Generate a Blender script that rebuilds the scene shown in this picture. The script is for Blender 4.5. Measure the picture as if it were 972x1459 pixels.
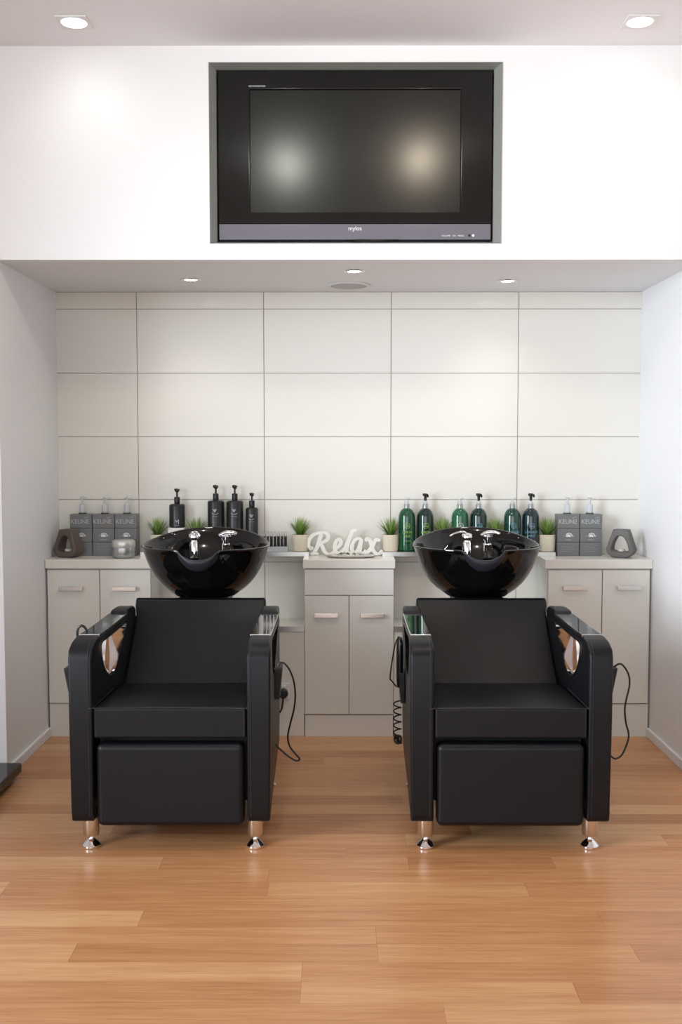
import bpy, bmesh, math, random
from mathutils import Vector, Matrix
random.seed(7)
PI = math.pi
for o in list(bpy.data.objects): bpy.data.objects.remove(o)
S = bpy.context.scene
C = S.collection

# ------------------------------------------------------------------ camera
cd = bpy.data.cameras.new('camera'); cam = bpy.data.objects.new('camera', cd); C.objects.link(cam)
cam.location = (0, 0, 1.325)
cam.rotation_euler = (PI/2 - 0.06207, 0, 0.00277)
cd.sensor_fit = 'AUTO'; cd.sensor_width = 36; cd.lens = 36*1440/1459
cd.clip_start = 0.05
S.camera = cam
# ------------------------------------------------------------------ world, daylight, exposure
w = bpy.data.worlds.new('world'); S.world = w; w.use_nodes = True
bg = w.node_tree.nodes['Background']
bg.inputs[0].default_value = (0.86, 0.93, 1.0, 1); bg.inputs[1].default_value = 1.1

def area(name, loc, target, sx, sy, power, col):
    l = bpy.data.lights.new(name, 'AREA'); l.shape = 'RECTANGLE'; l.size = sx; l.size_y = sy
    l.energy = power; l.color = col
    o = bpy.data.objects.new(name, l); C.objects.link(o); o.location = loc
    o.rotation_euler = (Vector(target)-Vector(loc)).to_track_quat('-Z', 'Y').to_euler()
    return o
area('shopfront_daylight', (-0.3, -2.9, 1.85), (0, 3.6, .9), 4.6, 1.8, 68, (0.95, 0.98, 1.0))
area('side_window_daylight', (-2.62, 1.9, 1.50), (1.41, 4.35, 1.15), 1.8, 1.9, 58, (0.82, 0.91, 1.0)).data.spread = math.radians(75)
S.view_settings.view_transform = 'Standard'; S.view_settings.look = 'None'
S.view_settings.gamma = 1; S.view_settings.use_curve_mapping = False
S.view_settings.exposure = -0.06

# ------------------------------------------------------------------ materials
def srgb(r, g, b):
    f = lambda c: (c/12.92 if c <= .04045 else ((c+.055)/1.055)**2.4)
    return (f(r/255), f(g/255), f(b/255), 1)
MATS = {}
def mat(name, col, rough=.5, metal=0, spec=.5, coat=0, coat_r=.03, emit=None, estr=0, trans=0, ior=1.45,
        noise=0, nscale=30, bump=0, bscale=200, alpha=1):
    m = bpy.data.materials.new(name); m.use_nodes = True; nt = m.node_tree
    b = nt.nodes['Principled BSDF']
    b.inputs['Base Color'].default_value = col; b.inputs['Roughness'].default_value = rough
    b.inputs['Metallic'].default_value = metal; b.inputs['Specular IOR Level'].default_value = spec
    b.inputs['Coat Weight'].default_value = coat; b.inputs['Coat Roughness'].default_value = coat_r
    b.inputs['Transmission Weight'].default_value = trans; b.inputs['IOR'].default_value = ior
    b.inputs['Alpha'].default_value = alpha
    if emit: b.inputs['Emission Color'].default_value = emit; b.inputs['Emission Strength'].default_value = estr
    tc = nt.nodes.new('ShaderNodeTexCoord')
    if noise:
        n = nt.nodes.new('ShaderNodeTexNoise'); n.inputs['Scale'].default_value = nscale; n.inputs['Detail'].default_value = 4
        nt.links.new(tc.outputs['Object'], n.inputs['Vector'])
        mx = nt.nodes.new('ShaderNodeMix'); mx.data_type = 'RGBA'
        mx.inputs[6].default_value = tuple(c*(1-noise) for c in col[:3])+(1,)
        mx.inputs[7].default_value = tuple(min(1, c*(1+noise)) for c in col[:3])+(1,)
        nt.links.new(n.outputs['Fac'], mx.inputs[0]); nt.links.new(mx.outputs[2], b.inputs['Base Color'])
    if bump:
        n = nt.nodes.new('ShaderNodeTexNoise'); n.inputs['Scale'].default_value = bscale; n.inputs['Detail'].default_value = 3
        nt.links.new(tc.outputs['Object'], n.inputs['Vector'])
        bp = nt.nodes.new('ShaderNodeBump'); bp.inputs['Strength'].default_value = bump; bp.inputs['Distance'].default_value = .002
        nt.links.new(n.outputs['Fac'], bp.inputs['Height']); nt.links.new(bp.outputs[0], b.inputs['Normal'])
    MATS[name] = m; return m
paint = mat('white_wall_paint', srgb(236, 236, 238), .6, spec=.3, bump=.05, bscale=90)
ceilp = mat('white_ceiling_paint', srgb(242, 241, 244), .8, spec=.2)
tile = mat('gloss_white_tile', srgb(226, 223, 215), .12, spec=.5, noise=.015, nscale=2.5)
grout = mat('grey_grout', srgb(168, 164, 156), .8)
cabm = mat('ivory_laminate', srgb(224, 221, 214), .28, noise=.01, nscale=3)
cabgap = mat('dark_cabinet_edge', srgb(95, 90, 84), .6)
topm = mat('ivory_worktop', srgb(226, 222, 214), .25)
steel = mat('brushed_stainless', (.62, .61, .59, 1), .28, 1)
trimsteel = mat('grey_metallic_trim', srgb(150, 153, 150), .35, .45)
chrome = mat('chrome', (.86, .86, .87, 1), .05, 1)
satin = mat('satin_nickel', (.72, .69, .66, 1), .22, 1)
vinyl = mat('black_vinyl', srgb(15, 16, 20), .40, spec=.33, bump=.12, bscale=420)
vinyl_d = mat('black_vinyl_inner', srgb(20, 20, 22), .6)
piping = mat('black_seam_piping', srgb(40, 40, 44), .35)
ceram = mat('black_gloss_ceramic', (.003, .003, .003, 1), .04, spec=.5, coat=.15)
gel = mat('grey_gel_rubber', srgb(36, 37, 43), .34, spec=.35)
blackp = mat('black_plastic', srgb(16, 16, 17), .35)
blackg = mat('black_gloss_plastic', srgb(10, 10, 11), .12)
cordm = mat('black_cord', srgb(22, 14, 14), .4)
screenm = mat('tv_screen_glass', srgb(24, 25, 23), .22, spec=.45)
barm = mat('tv_violet_bar', srgb(108, 106, 116), .12, spec=.7)
whitep = mat('white_plastic', srgb(228, 228, 228), .4)
clearp = mat('translucent_pump_plastic', srgb(226, 230, 234), .25, trans=.45, ior=1.3)
keune = mat('grey_bottle_plastic', srgb(112, 114, 114), .38, noise=.04, nscale=60)
keune_l = mat('grey_bottle_joint', srgb(62, 64, 65), .5)
printm = mat('pale_print', srgb(178, 182, 184), .5)
whiteprint = mat('white_print', srgb(225, 228, 230), .5)
silver = mat('silver_jar', srgb(170, 172, 172), .3, .6)
silver_l = mat('silver_lid', srgb(205, 206, 202), .3, .4)
burner = mat('taupe_stoneware', srgb(92, 82, 76), .55, noise=.08, nscale=40, bump=.15, bscale=150)
burner2 = mat('grey_stoneware', srgb(96, 94, 92), .55, noise=.08, nscale=40, bump=.15, bscale=150)
candle = mat('white_wax', srgb(225, 222, 214), .5)
potm = mat('beige_concrete_pot', srgb(214, 205, 184), .8, noise=.06, nscale=50, bump=.2, bscale=120)
soil = mat('dark_soil', srgb(70, 80, 40), .9, noise=.3, nscale=80)
mblack = mat('matt_black_bottle', srgb(30, 31, 32), .32)
signm = mat('white_sign_paint', srgb(240, 238, 232), .45)
glass = mat('clear_glass', (.95, .97, .98, 1), .03, trans=1, ior=1.45)
liquid = mat('dark_vial_content', srgb(30, 34, 40), .25)
bulb = mat('lit_lamp_lens', (1, 1, 1, 1), .4, emit=(1, .97, .92, 1), estr=14)
bulbw = mat('warm_lit_lamp_lens', (1, 1, 1, 1), .4, emit=(1, .90, .78, 1), estr=14)
spk = mat('grey_speaker_mesh', srgb(186, 184, 184), .7)
greens = {}
for nm, c in (('bright', (16, 72, 44)), ('deep', (12, 40, 30)), ('light', (32, 92, 60)), ('teal', (12, 40, 36)),
              ('bluegreen', (22, 62, 52)), ('navy', (14, 38, 42))):
    greens[nm] = mat('green_bottle_'+nm, srgb(*c), .1, spec=.6, coat=.3)
lime = mat('lime_print', srgb(150, 190, 80), .5)
skyp = mat('pale_blue_print', srgb(120, 165, 185), .5)

def leafmat():
    m = bpy.data.materials.new('grass_blade_green'); m.use_nodes = True; nt = m.node_tree; b = nt.nodes['Principled BSDF']
    at = nt.nodes.new('ShaderNodeUVMap'); sp = nt.nodes.new('ShaderNodeSeparateXYZ'); cr = nt.nodes.new('ShaderNodeValToRGB')
    cr.color_ramp.elements[0].color = srgb(66, 104, 26); cr.color_ramp.elements[1].color = srgb(150, 178, 92)
    nt.links.new(at.outputs[0], sp.inputs[0]); nt.links.new(sp.outputs[1], cr.inputs[0]); nt.links.new(cr.outputs[0], b.inputs['Base Color'])
    b.inputs['Roughness'].default_value = .45
    return m
leaf = leafmat()

def woodmat():
    m = bpy.data.materials.new('oak_laminate_floor'); m.use_nodes = True; nt = m.node_tree; b = nt.nodes['Principled BSDF']
    N = nt.nodes.new; L = nt.links.new
    at = N('ShaderNodeAttribute'); at.attribute_name = 'plank_tone'
    uv = N('ShaderNodeUVMap')
    tc = N('ShaderNodeTexCoord')
    add = N('ShaderNodeVectorMath'); add.operation = 'ADD'
    mul = N('ShaderNodeVectorMath'); mul.operation = 'SCALE'; mul.inputs['Scale'].default_value = 37.0
    L(at.outputs['Vector'], mul.inputs[0]); L(tc.outputs['Object'], add.inputs[0]); L(mul.outputs[0], add.inputs[1])
    mp = N('ShaderNodeMapping'); mp.inputs['Scale'].default_value = (1.6, 34, 1); L(add.outputs[0], mp.inputs[0])
    n1 = N('ShaderNodeTexNoise'); n1.inputs['Scale'].default_value = 1.6; n1.inputs['Detail'].default_value = 8; n1.inputs['Roughness'].default_value = .62
    n1.inputs['Distortion'].default_value = .35
    L(mp.outputs[0], n1.inputs['Vector'])
    mp2 = N('ShaderNodeMapping'); mp2.inputs['Scale'].default_value = (9, 260, 1); L(add.outputs[0], mp2.inputs[0])
    n2 = N('ShaderNodeTexNoise'); n2.inputs['Scale'].default_value = 1.0; n2.inputs['Detail'].default_value = 5; L(mp2.outputs[0], n2.inputs['Vector'])
    tone = N('ShaderNodeSeparateXYZ'); L(at.outputs['Vector'], tone.inputs[0])
    cr = N('ShaderNodeValToRGB'); e = cr.color_ramp.elements
    e[0].color = srgb(166, 110, 70); e[1].color = srgb(220, 174, 126)
    el = cr.color_ramp.elements.new(.5); el.color = srgb(199, 144, 98)
    s1 = N('ShaderNodeMath'); s1.operation = 'MULTIPLY_ADD'; s1.inputs[1].default_value = .95; s1.inputs[2].default_value = -.475; L(n1.outputs['Fac'], s1.inputs[0])
    s2 = N('ShaderNodeMath'); s2.operation = 'ADD'; L(s1.outputs[0], s2.inputs[0]); L(tone.outputs[0], s2.inputs[1])
    s3 = N('ShaderNodeMath'); s3.operation = 'MULTIPLY_ADD'; s3.inputs[1].default_value = .6; L(n2.outputs['Fac'], s3.inputs[0])
    s4 = N('ShaderNodeMath'); s4.operation = 'SUBTRACT'; s4.inputs[1].default_value = .3; L(s2.outputs[0], s4.inputs[0]); L(s4.outputs[0], s3.inputs[2])
    L(s3.outputs[0], cr.inputs[0])
    # thin joint line at plank edges, from the per-plank UV in metres
    sp = N('ShaderNodeSeparateXYZ'); L(uv.outputs[0], sp.inputs[0])
    lt = N('ShaderNodeMath'); lt.operation = 'LESS_THAN'; lt.inputs[1].default_value = .0012; L(sp.outputs[1], lt.inputs[0])
    lt2 = N('ShaderNodeMath'); lt2.operation = 'LESS_THAN'; lt2.inputs[1].default_value = .0016; L(sp.outputs[0], lt2.inputs[0])
    mxm = N('ShaderNodeMath'); mxm.operation = 'MAXIMUM'; L(lt.outputs[0], mxm.inputs[0]); L(lt2.outputs[0], mxm.inputs[1])
    fm = N('ShaderNodeMath'); fm.operation = 'MULTIPLY'; fm.inputs[1].default_value = .35; L(mxm.outputs[0], fm.inputs[0])
    mx = N('ShaderNodeMix'); mx.data_type = 'RGBA'; L(fm.outputs[0], mx.inputs[0]); L(cr.outputs[0], mx.inputs[6]); mx.inputs[7].default_value = srgb(110, 66, 40)
    L(mx.outputs[2], b.inputs['Base Color'])
    b.inputs['Roughness'].default_value = .27; b.inputs['Specular IOR Level'].default_value = .45
    bp = N('ShaderNodeBump'); bp.inputs['Strength'].default_value = .05; bp.inputs['Distance'].default_value = .001
    L(n2.outputs['Fac'], bp.inputs['Height']); L(bp.outputs[0], b.inputs['Normal'])
    return m
woodm = woodmat()

# ------------------------------------------------------------------ mesh helpers
def BM(): return bmesh.new()
def box(bm, x0, x1, y0, y1, z0, z1, mi=0):
    v = [bm.verts.new(p) for p in ((x0,y0,z0),(x1,y0,z0),(x1,y1,z0),(x0,y1,z0),(x0,y0,z1),(x1,y0,z1),(x1,y1,z1),(x0,y1,z1))]
    fs = [bm.faces.new([v[i] for i in q]) for q in ((0,3,2,1),(4,5,6,7),(0,1,5,4),(1,2,6,5),(2,3,7,6),(3,0,4,7))]
    for f in fs: f.material_index = mi
    return v
def lathe(bm, prof, cx=0, cy=0, n=32, mi=0, axis='z', sx=1, sy=1):
    rings = []
    for r, z in prof:
        if r < 1e-6:
            p = (cx, cy, z) if axis == 'z' else (cx, z, cy)
            rings.append([bm.verts.new(p)])
        else:
            rg = []
            for i in range(n):
                a = 2*PI*i/n
                if axis == 'z': p = (cx+r*sx*math.cos(a), cy+r*sy*math.sin(a), z)
                else: p = (cx+r*sx*math.cos(a), z, cy+r*sy*math.sin(a))
                rg.append(bm.verts.new(p))
            rings.append(rg)
    for a, b in zip(rings, rings[1:]):
        for i in range(n):
            j = (i+1) % n
            if len(a) == 1 and len(b) == 1: continue
            if len(a) == 1: f = bm.faces.new((a[0], b[j], b[i]))
            elif len(b) == 1: f = bm.faces.new((a[i], a[j], b[0]))
            else: f = bm.faces.new((a[i], a[j], b[j], b[i]))
            f.material_index = mi
def smooth_path(pts, k=8):
    pts = [Vector(p) for p in pts]; out = []
    P = [pts[0]*2-pts[1]] + pts + [pts[-1]*2-pts[-2]]
    for i in range(1, len(P)-2):
        p0, p1, p2, p3 = P[i-1:i+3]
        for s in range(k):
            t = s/k
            out.append(.5*((2*p1)+(p2-p0)*t+(2*p0-5*p1+4*p2-p3)*t*t+(3*p1-p0-3*p2+p3)*t**3))
    out.append(pts[-1]); return out
def tube(bm, pts, r, n=8, mi=0, rf=None, flat=None):
    pts = [Vector(p) for p in pts]; rings = []; up = None
    for i, p in enumerate(pts):
        t = (pts[min(i+1, len(pts)-1)]-pts[max(i-1, 0)]).normalized()
        if up is None:
            up = Vector((0, 0, 1)) if abs(t.z) < .9 else Vector((0, 1, 0))
        a = t.cross(up)
        if a.length < 1e-4: a = t.cross(Vector((1, 0, 0)))
        a.normalize(); b = a.cross(t).normalized(); up = b
        rr = r*(rf(i/(len(pts)-1)) if rf else 1)
        rings.append([bm.verts.new(p+a*rr*math.cos(2*PI*k/n)+b*rr*math.sin(2*PI*k/n)) for k in range(n)])
    for A, B in zip(rings, rings[1:]):
        for k in range(n):
            f = bm.faces.new((A[k], A[(k+1) % n], B[(k+1) % n], B[k])); f.material_index = mi
    bm.faces.new(rings[0][::-1]).material_index = mi; bm.faces.new(rings[-1]).material_index = mi
def prism(bm, outline, holes, a0, a1, plane='yz', mi=0, fx=None):
    """outline and holes in 2D, extruded between a0 and a1 along the missing axis"""
    mk = {'yz': lambda u, v, w: (w, u, v), 'xz': lambda u, v, w: (u, w, v), 'xy': lambda u, v, w: (u, v, w)}[plane]
    edges = []; loops = []
    for lp in [outline]+list(holes):
        vs = [bm.verts.new(mk(u, v, a0)) for u, v in lp]; loops.append(vs)
        for i in range(len(vs)): edges.append(bm.edges.new((vs[i], vs[(i+1) % len(vs)])))
    r = bmesh.ops.triangle_fill(bm, use_beauty=True, edges=edges)
    fs = [g for g in r['geom'] if isinstance(g, bmesh.types.BMFace)]
    cap = []
    vm = {}
    for vs in loops:
        for v in vs:
            d = {'yz': Vector((a1-a0, 0, 0)), 'xz': Vector((0, a1-a0, 0)), 'xy': Vector((0, 0, a1-a0))}[plane]
            vm[v] = bm.verts.new(v.co+d)
    for f in fs: cap.append(bm.faces.new([vm[v] for v in f.verts][::-1]))
    for vs in loops:
        for i in range(len(vs)):
            a, b = vs[i], vs[(i+1) % len(vs)]; cap.append(bm.faces.new((a, b, vm[b], vm[a])))
    for f in fs+cap: f.material_index = mi
    bmesh.ops.recalc_face_normals(bm, faces=fs+cap)
    return vm
def obj(name, bm, mats, parent=None, smooth=True, bevel=0, seg=3, loc=(0, 0, 0), rot=(0, 0, 0), sub=0, recalc=False):
    if recalc: bmesh.ops.recalc_face_normals(bm, faces=bm.faces)
    me = bpy.data.meshes.new(name); bm.to_mesh(me); bm.free()
    if not isinstance(mats, (list, tuple)): mats = [mats]
    for m in mats: me.materials.append(m)
    o = bpy.data.objects.new(name, me); C.objects.link(o); o.parent = parent
    o.location = loc; o.rotation_euler = rot
    if smooth:
        for p in me.polygons: p.use_smooth = True
        try: me.set_sharp_from_angle(angle=math.radians(38))
        except Exception: pass
    if bevel:
        b = o.modifiers.new('bevel', 'BEVEL'); b.width = bevel; b.segments = seg; b.limit_method = 'ANGLE'
        b.angle_limit = math.radians(40); b.use_clamp_overlap = False; b.harden_normals = True
    if sub:
        s = o.modifiers.new('sub', 'SUBSURF'); s.levels = sub; s.render_levels = sub
    return o
def bx(name, m, x0, x1, y0, y1, z0, z1, parent=None, bevel=0, seg=2, **k):
    bm = BM(); box(bm, x0, x1, y0, y1, z0, z1); return obj(name, bm, m, parent, bevel=bevel, seg=seg, smooth=bevel > 0, **k)
def thing(name, label, cat, loc=(0, 0, 0), rotz=0, group=None):
    o = bpy.data.objects.new(name, None); C.objects.link(o); o.empty_display_size = .05
    o.location = loc; o.rotation_euler = (0, 0, rotz); o['label'] = label; o['category'] = cat
    if group: o['group'] = group
    return o
def tag(o, label, cat, group=None):
    o['label'] = label; o['category'] = cat
    if group: o['group'] = group
    return o
def struct(o): o['kind'] = 'structure'; return o
def dup(root, loc, label, rotz=None, group=None):
    r = root.copy(); C.objects.link(r); r.location = loc; r['label'] = label
    if rotz is not None: r.rotation_euler = (0, 0, rotz)
    if group: r['group'] = group
    def rec(src, dst):
        for ch in list(src.children):
            c = ch.copy(); C.objects.link(c); c.parent = dst; c.matrix_parent_inverse = ch.matrix_parent_inverse.copy(); rec(ch, c)
    rec(root, r)
    return r
def rtext(bm, s, size, cx, z, y, wrap=None, mi=0, extrude=0, wide=1):
    """lettering facing -Y centred on cx, baseline at z; wrap = radius of the bottle it is printed on"""
    cu = bpy.data.curves.new('lettering', 'FONT'); cu.body = s; cu.size = size; cu.align_x = 'CENTER'; cu.extrude = extrude
    to = bpy.data.objects.new('lettering', cu); C.objects.link(to)
    bpy.context.view_layer.update()
    me = bpy.data.meshes.new_from_object(to.evaluated_get(bpy.context.evaluated_depsgraph_get()))
    bpy.data.objects.remove(to)
    vs = []
    for v in me.vertices:
        u = v.co.x*wide
        if wrap:
            a = u/wrap; vs.append(bm.verts.new((cx+wrap*math.sin(a), y-wrap*math.cos(a)-v.co.z, z+v.co.y)))
        else: vs.append(bm.verts.new((cx+u, y-v.co.z, z+v.co.y)))
    for p in me.polygons:
        try: f = bm.faces.new([vs[i] for i in p.vertices]); f.material_index = mi
        except ValueError: pass
    bpy.data.meshes.remove(me)

# ================================================================== room shell
XL, XR, YB, YF, ZN, ZC = -1.366, 1.410, 4.838, 4.024, 2.068, 2.887
RX0, RX1, RY0 = -2.7, 2.7, -3.0
# floor: rows of laminate strips, each strip with its own tone; joints of the nearest rows follow the photo
W0 = 0.0968
bm = BM(); uvl = bm.loops.layers.uv.new('UVMap')
tones = []
Y0 = 2.441 - 27*W0
known = {   # row index above Y0 -> (joint positions, tones between them)
 25: ([-.9, .237, 1.3], [.6, .5, .70, .5]),
 26: ([-.106, .569], [.42, .66, .34]),
 27: ([-.107, 1.7], [.74, .46, .5]),
 28: ([-.715, .089, .768], [.78, .38, .58, .34]),
 29: ([-1.95, .088, 1.6], [.5, .54, .46, .5]),
 30: ([-.575, .725], [.84, .42, .32]),
 31: ([-1.5, 1.9], [.5, .48, .5]),
 32: ([-1.024, -.229, .552], [.80, .38, .60, .42]),
 33: ([-.235, 1.1], [.5, .44, .5]),
 34: ([-.586, .207, .672], [.72, .44, .26, .5]),
}
r = random.Random(11)
y = Y0; i = 0
row_start = []
while y < YB:
    y1 = min(y+W0, YB+.01)
    if i in known: js, ts = known[i]; js = [RX0]+[j for j in js if j < RX1]+[RX1]; ts = ts[:len(js)-1]
    else:
        off = r.random()*1.25; js = [RX0]; x = RX0+.15+off
        while x < RX1: js.append(x); x += 1.25 if i % 2 else .8+r.random()*.45
        js.append(RX1); ts = [min(.9, max(.15, r.gauss(.5, .17))) for _ in js]
    for a, b, t in zip(js, js[1:], ts):
        vs = [bm.verts.new(p) for p in ((a, y, 0), (b, y, 0), (b, y1, 0), (a, y1, 0))]
        f = bm.faces.new(vs); tones.append(t)
        for lp, uv in zip(f.loops, ((0, 0), (b-a, 0), (b-a, y1-y), (0, y1-y))): lp[uvl].uv = uv
    y = y1; i += 1
# strips behind the photographer
y = Y0
while y > RY0:
    vs = [bm.verts.new(p) for p in ((RX0, y-W0, 0), (RX1, y-W0, 0), (RX1, y, 0), (RX0, y, 0))]
    f = bm.faces.new(vs); tones.append(r.uniform(.35, .65))
    for lp, uv in zip(f.loops, ((0, 0), (3, 0), (3, W0), (0, W0))): lp[uvl].uv = uv
    y -= W0
fl = obj('floor', bm, woodm, smooth=False); struct(fl)
at = fl.data.attributes.new('plank_tone', 'FLOAT_VECTOR', 'FACE')
for k, t in enumerate(tones): at.data[k].vector = (t, (k*0.37) % 1, (k*0.61) % 1)

struct(bx('ceiling', ceilp, RX0, RX1, RY0, 4.9, ZC, ZC+.1))
struct(bx('wall_left', paint, RX0-.1, RX0, RY0, 4.9, 0, ZC))
struct(bx('wall_right', paint, RX1, RX1+.1, RY0, 4.9, 0, ZC))
struct(bx('wall_niche_left', paint, RX0, XL, YF, 4.95, 0, ZN))
struct(bx('wall_niche_right', paint, XR, RX1, YF, 4.95, 0, ZN))
# bulkhead above the niche with the television recess cut out of it
TX0, TX1, TZ0, TZ1 = -.526, .617, 2.130, 2.824
bm = BM()
box(bm, RX0, RX1, YF, 4.95, ZN, TZ0); box(bm, RX0, RX1, YF, 4.4, TZ1, ZC)
box(bm, RX0, TX0, YF, 4.4, TZ0, TZ1); box(bm, TX1, RX1, YF, 4.4, TZ0, TZ1)
box(bm, TX0, TX1, 4.3, 4.4, TZ0, TZ1)
struct(obj('wall_bulkhead', bm, paint, smooth=False))
# tiled back wall
bm = BM(); box(bm, XL, XR, YB+.004, 4.95, 0, ZN, 0)
cols = [XL, -.983, -.380, .2245, .829, XR]; rws = [0, .183, .483, .783, 1.084, 1.385, 1.686, 1.988, ZN]
g = .0018
for a, b in zip(cols, cols[1:]):
    for c, d in zip(rws, rws[1:]): box(bm, a+(g if a > XL else 0), b-(g if b < XR else 0), YB, YB+.006, c+g, d-g, 1)
struct(obj('wall_back', bm, [grout, tile], smooth=False))
struct(bx('baseboard_left', paint, XL, XL+.014, YF+.0, 4.60, 0, .042, bevel=.003))
struct(bx('baseboard_right', paint, XR-.014, XR, YF+.0, 4.60, 0, .042, bevel=.003))

# low boxed ledge between the cabinets (tiled top, steel nosing)
def ledge(nm, x0, x1):
    bm = BM(); box(bm, x0, x1, 4.606, YB-.001, 0, .488, 0); box(bm, x0, x1, 4.604, YB-.001, .4885, .511, 0)
    box(bm, x0, x1, 4.600, 4.6035, .4885, .512, 1)
    return struct(obj(nm, bm, [cabm, steel], smooth=False))
ledge('trim_1', -.878, -.182)
ledge('trim_2', .231, .928)
# television recess lining, chamfered towards the set
bm = BM()
ox0, ox1, oz0, oz1 = TX0, TX1, TZ0, TZ1; ix0, ix1, iz0, iz1 = -.500, .588, 2.142, 2.806
def ring(p, q, y0, y1):
    A = [bm.verts.new((x, y0, z)) for x, z in p]; B = [bm.verts.new((x, y1, z)) for x, z in q]
    for k in range(4): bm.faces.new((A[k], A[(k+1) % 4], B[(k+1) % 4], B[k]))
R = lambda a, b, c, d: [(a, c), (b, c), (b, d), (a, d)]
O = R(ox0, ox1, oz0, oz1); I = R(ix0, ix1, iz0, iz1)
Oi = R(ox0+.002, ox1-.002, oz0+.002, oz1-.002)
ring(O, Oi, YF-.003, YF-.003); ring(Oi, I, YF-.003, 4.052); ring(I, I, 4.052, 4.29)
ring(I, O, 4.29, 4.29); ring(O, O, 4.29, YF-.003)
struct(obj('trim_3', bm, trimsteel, smooth=False, recalc=True))

# ================================================================== television
tv = thing('television', 'black flat television with violet lower bar set into the wall above the niche', 'television', (.044, 4.05, 2.15))
def L(x): return x-.044
bm = BM(); zo = -2.15
fr = lambda a, b, c, d: [(a, c), (b, c), (b, d), (a, d)]
prism(bm, fr(L(-.494), L(.582), .064, .650), [fr(L(-.369), L(.459), .108, .581)], 0, .035, 'xz')
obj('bezel', bm, blackg, tv, bevel=.004, seg=2)
bx('back_housing', blackp, L(-.47), L(.56), .035, .13, .03, .63, tv, bevel=.01)
bx('screen', screenm, L(-.3685), L(.4585), .008, .034, .1085, .5805, tv)
bar = bx('lower_bar', barm, L(-.492), L(.580), -.003, .035, .0, .062, tv, bevel=.004)
bar['label'] = 'violet grey glossy lower bar'
bm = BM(); rtext(bm, 'mylos', .024, 0, .036, -.0036, wide=.95); obj('brand_mark', bm, whiteprint, tv, smooth=False)
bm = BM(); rtext(bm, 'HD INTEGRATED', .0085, L(-.340), .590, -.0004); obj('feature_print', bm, whiteprint, tv, smooth=False)
bm = BM()
rtext(bm, 'VOLUME   CH   MENU', .009, L(.43), .012, -.0036)
lathe(bm, [(0, -.004), (.005, -.004), (.005, -.003)], L(.510), .016, 16, 0, 'y')
obj('control_print', bm, whiteprint, tv, smooth=False)
bm = BM(); lathe(bm, [(0, -.004), (.005, -.004), (.005, -.003)], L(.495), .016, 16, 0, 'y'); obj('remote_sensor', bm, blackp, tv)
bm = BM()
for k in range(3):
    tube(bm, smooth_path([(L(.01)+.02*k, .03, .006), (L(.05), -.008, -.003-.002*k), (L(.12), -.012, -.005-.001*k), (L(.20)-.01*k, -.006, -.002), (L(.235), .03, .006)]), .0028, 6)
obj('cable', bm, blackp, tv)

# ================================================================== ceiling fittings
def spotlight(name, loc, power, col, ang, parent, size=.03):
    l = bpy.data.lights.new(name, 'SPOT'); l.energy = power; l.color = col; l.spot_size = math.radians(ang); l.spot_blend = 1; l.shadow_soft_size = size
    o = bpy.data.objects.new(name, l); C.objects.link(o); o.parent = parent; o.location = loc
    return o
def square_downlight(label, x, y, warm, power, group=None, kind='SPOT'):
    t = thing('ceiling_downlight', label, 'ceiling light', (x, y, ZC), 0, group)
    bm = BM(); n = 32
    prism(bm, [(-.0575, -.0575), (.0575, -.0575), (.0575, .0575), (-.0575, .0575)],
          [[(.046*math.cos(2*PI*k/n), .046*math.sin(2*PI*k/n)) for k in range(n)]], -.006, -.0002, 'xy')
    obj('frame', bm, whitep, t, bevel=.0015, seg=2)
    bm = BM(); lathe(bm, [(.046, -.001), (.045, -.004), (.03, -.006), (0, -.007)], n=32); obj('lens', bm, bulbw if warm else bulb, t)
    if kind == 'SPOT': spotlight('lamp', (0, 0, -.02), power, (1, .76, .54) if warm else (1, .97, .93), 150, t)
    else:
        l = bpy.data.lights.new('lamp', 'POINT'); l.energy = power; l.shadow_soft_size = .045; l.color = (1, .86, .66) if warm else (.95, 1, .88)
        o = bpy.data.objects.new('lamp', l); C.objects.link(o); o.parent = t; o.location = (0, 0, -.06)
square_downlight('square ceiling downlight at the upper left of the photo, glowing cool white', -.988, 3.80, False, 1.8)
square_downlight('square ceiling downlight at the upper right of the photo, glowing warm', 1.082, 3.80, True, 8)
for q, (x, y) in enumerate(((-.30, 2.62), (.40, 2.72))):
    square_downlight('square white ceiling downlight out of view above the chairs, %s one' % ('left' if q == 0 else 'right'), x, y, q == 1, 11, None, 'POINT')
def round_downlight(label, x, y, power):
    t = thing('recessed_downlight', label, 'ceiling light', (x, y, ZN), 0)
    bm = BM(); lathe(bm, [(.030, -.001), (.032, -.005), (.044, -.005), (.047, -.002), (.047, -.0005)], n=36); obj('trim_ring', bm, satin, t)
    bm = BM(); lathe(bm, [(.0298, -.001), (.022, -.0035), (0, -.005)], n=32); obj('lens', bm, bulb, t)
    spotlight('lamp', (0, 0, -.02), power, (1, .95, .87), 125, t, .025)
round_downlight('round chrome-rimmed downlight over the left basin', -.671, 4.483, 5)
round_downlight('round chrome-rimmed downlight in front of the ceiling speaker', .044, 4.275, 5)
round_downlight('round chrome-rimmed downlight over the right basin', .723, 4.523, 5)
t = thing('ceiling_speaker', 'round grey flush speaker in the niche ceiling between the downlights', 'speaker', (.022, 4.64, ZN))
bm = BM(); lathe(bm, [(.098, -.0005), (.100, -.003), (.085, -.007), (.082, -.006)], n=48); obj('rim', bm, whitep, t)
bm = BM(); lathe(bm, [(.082, -.006), (.05, -.010), (0, -.011)], n=48); obj('grille', bm, spk, t)

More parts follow.
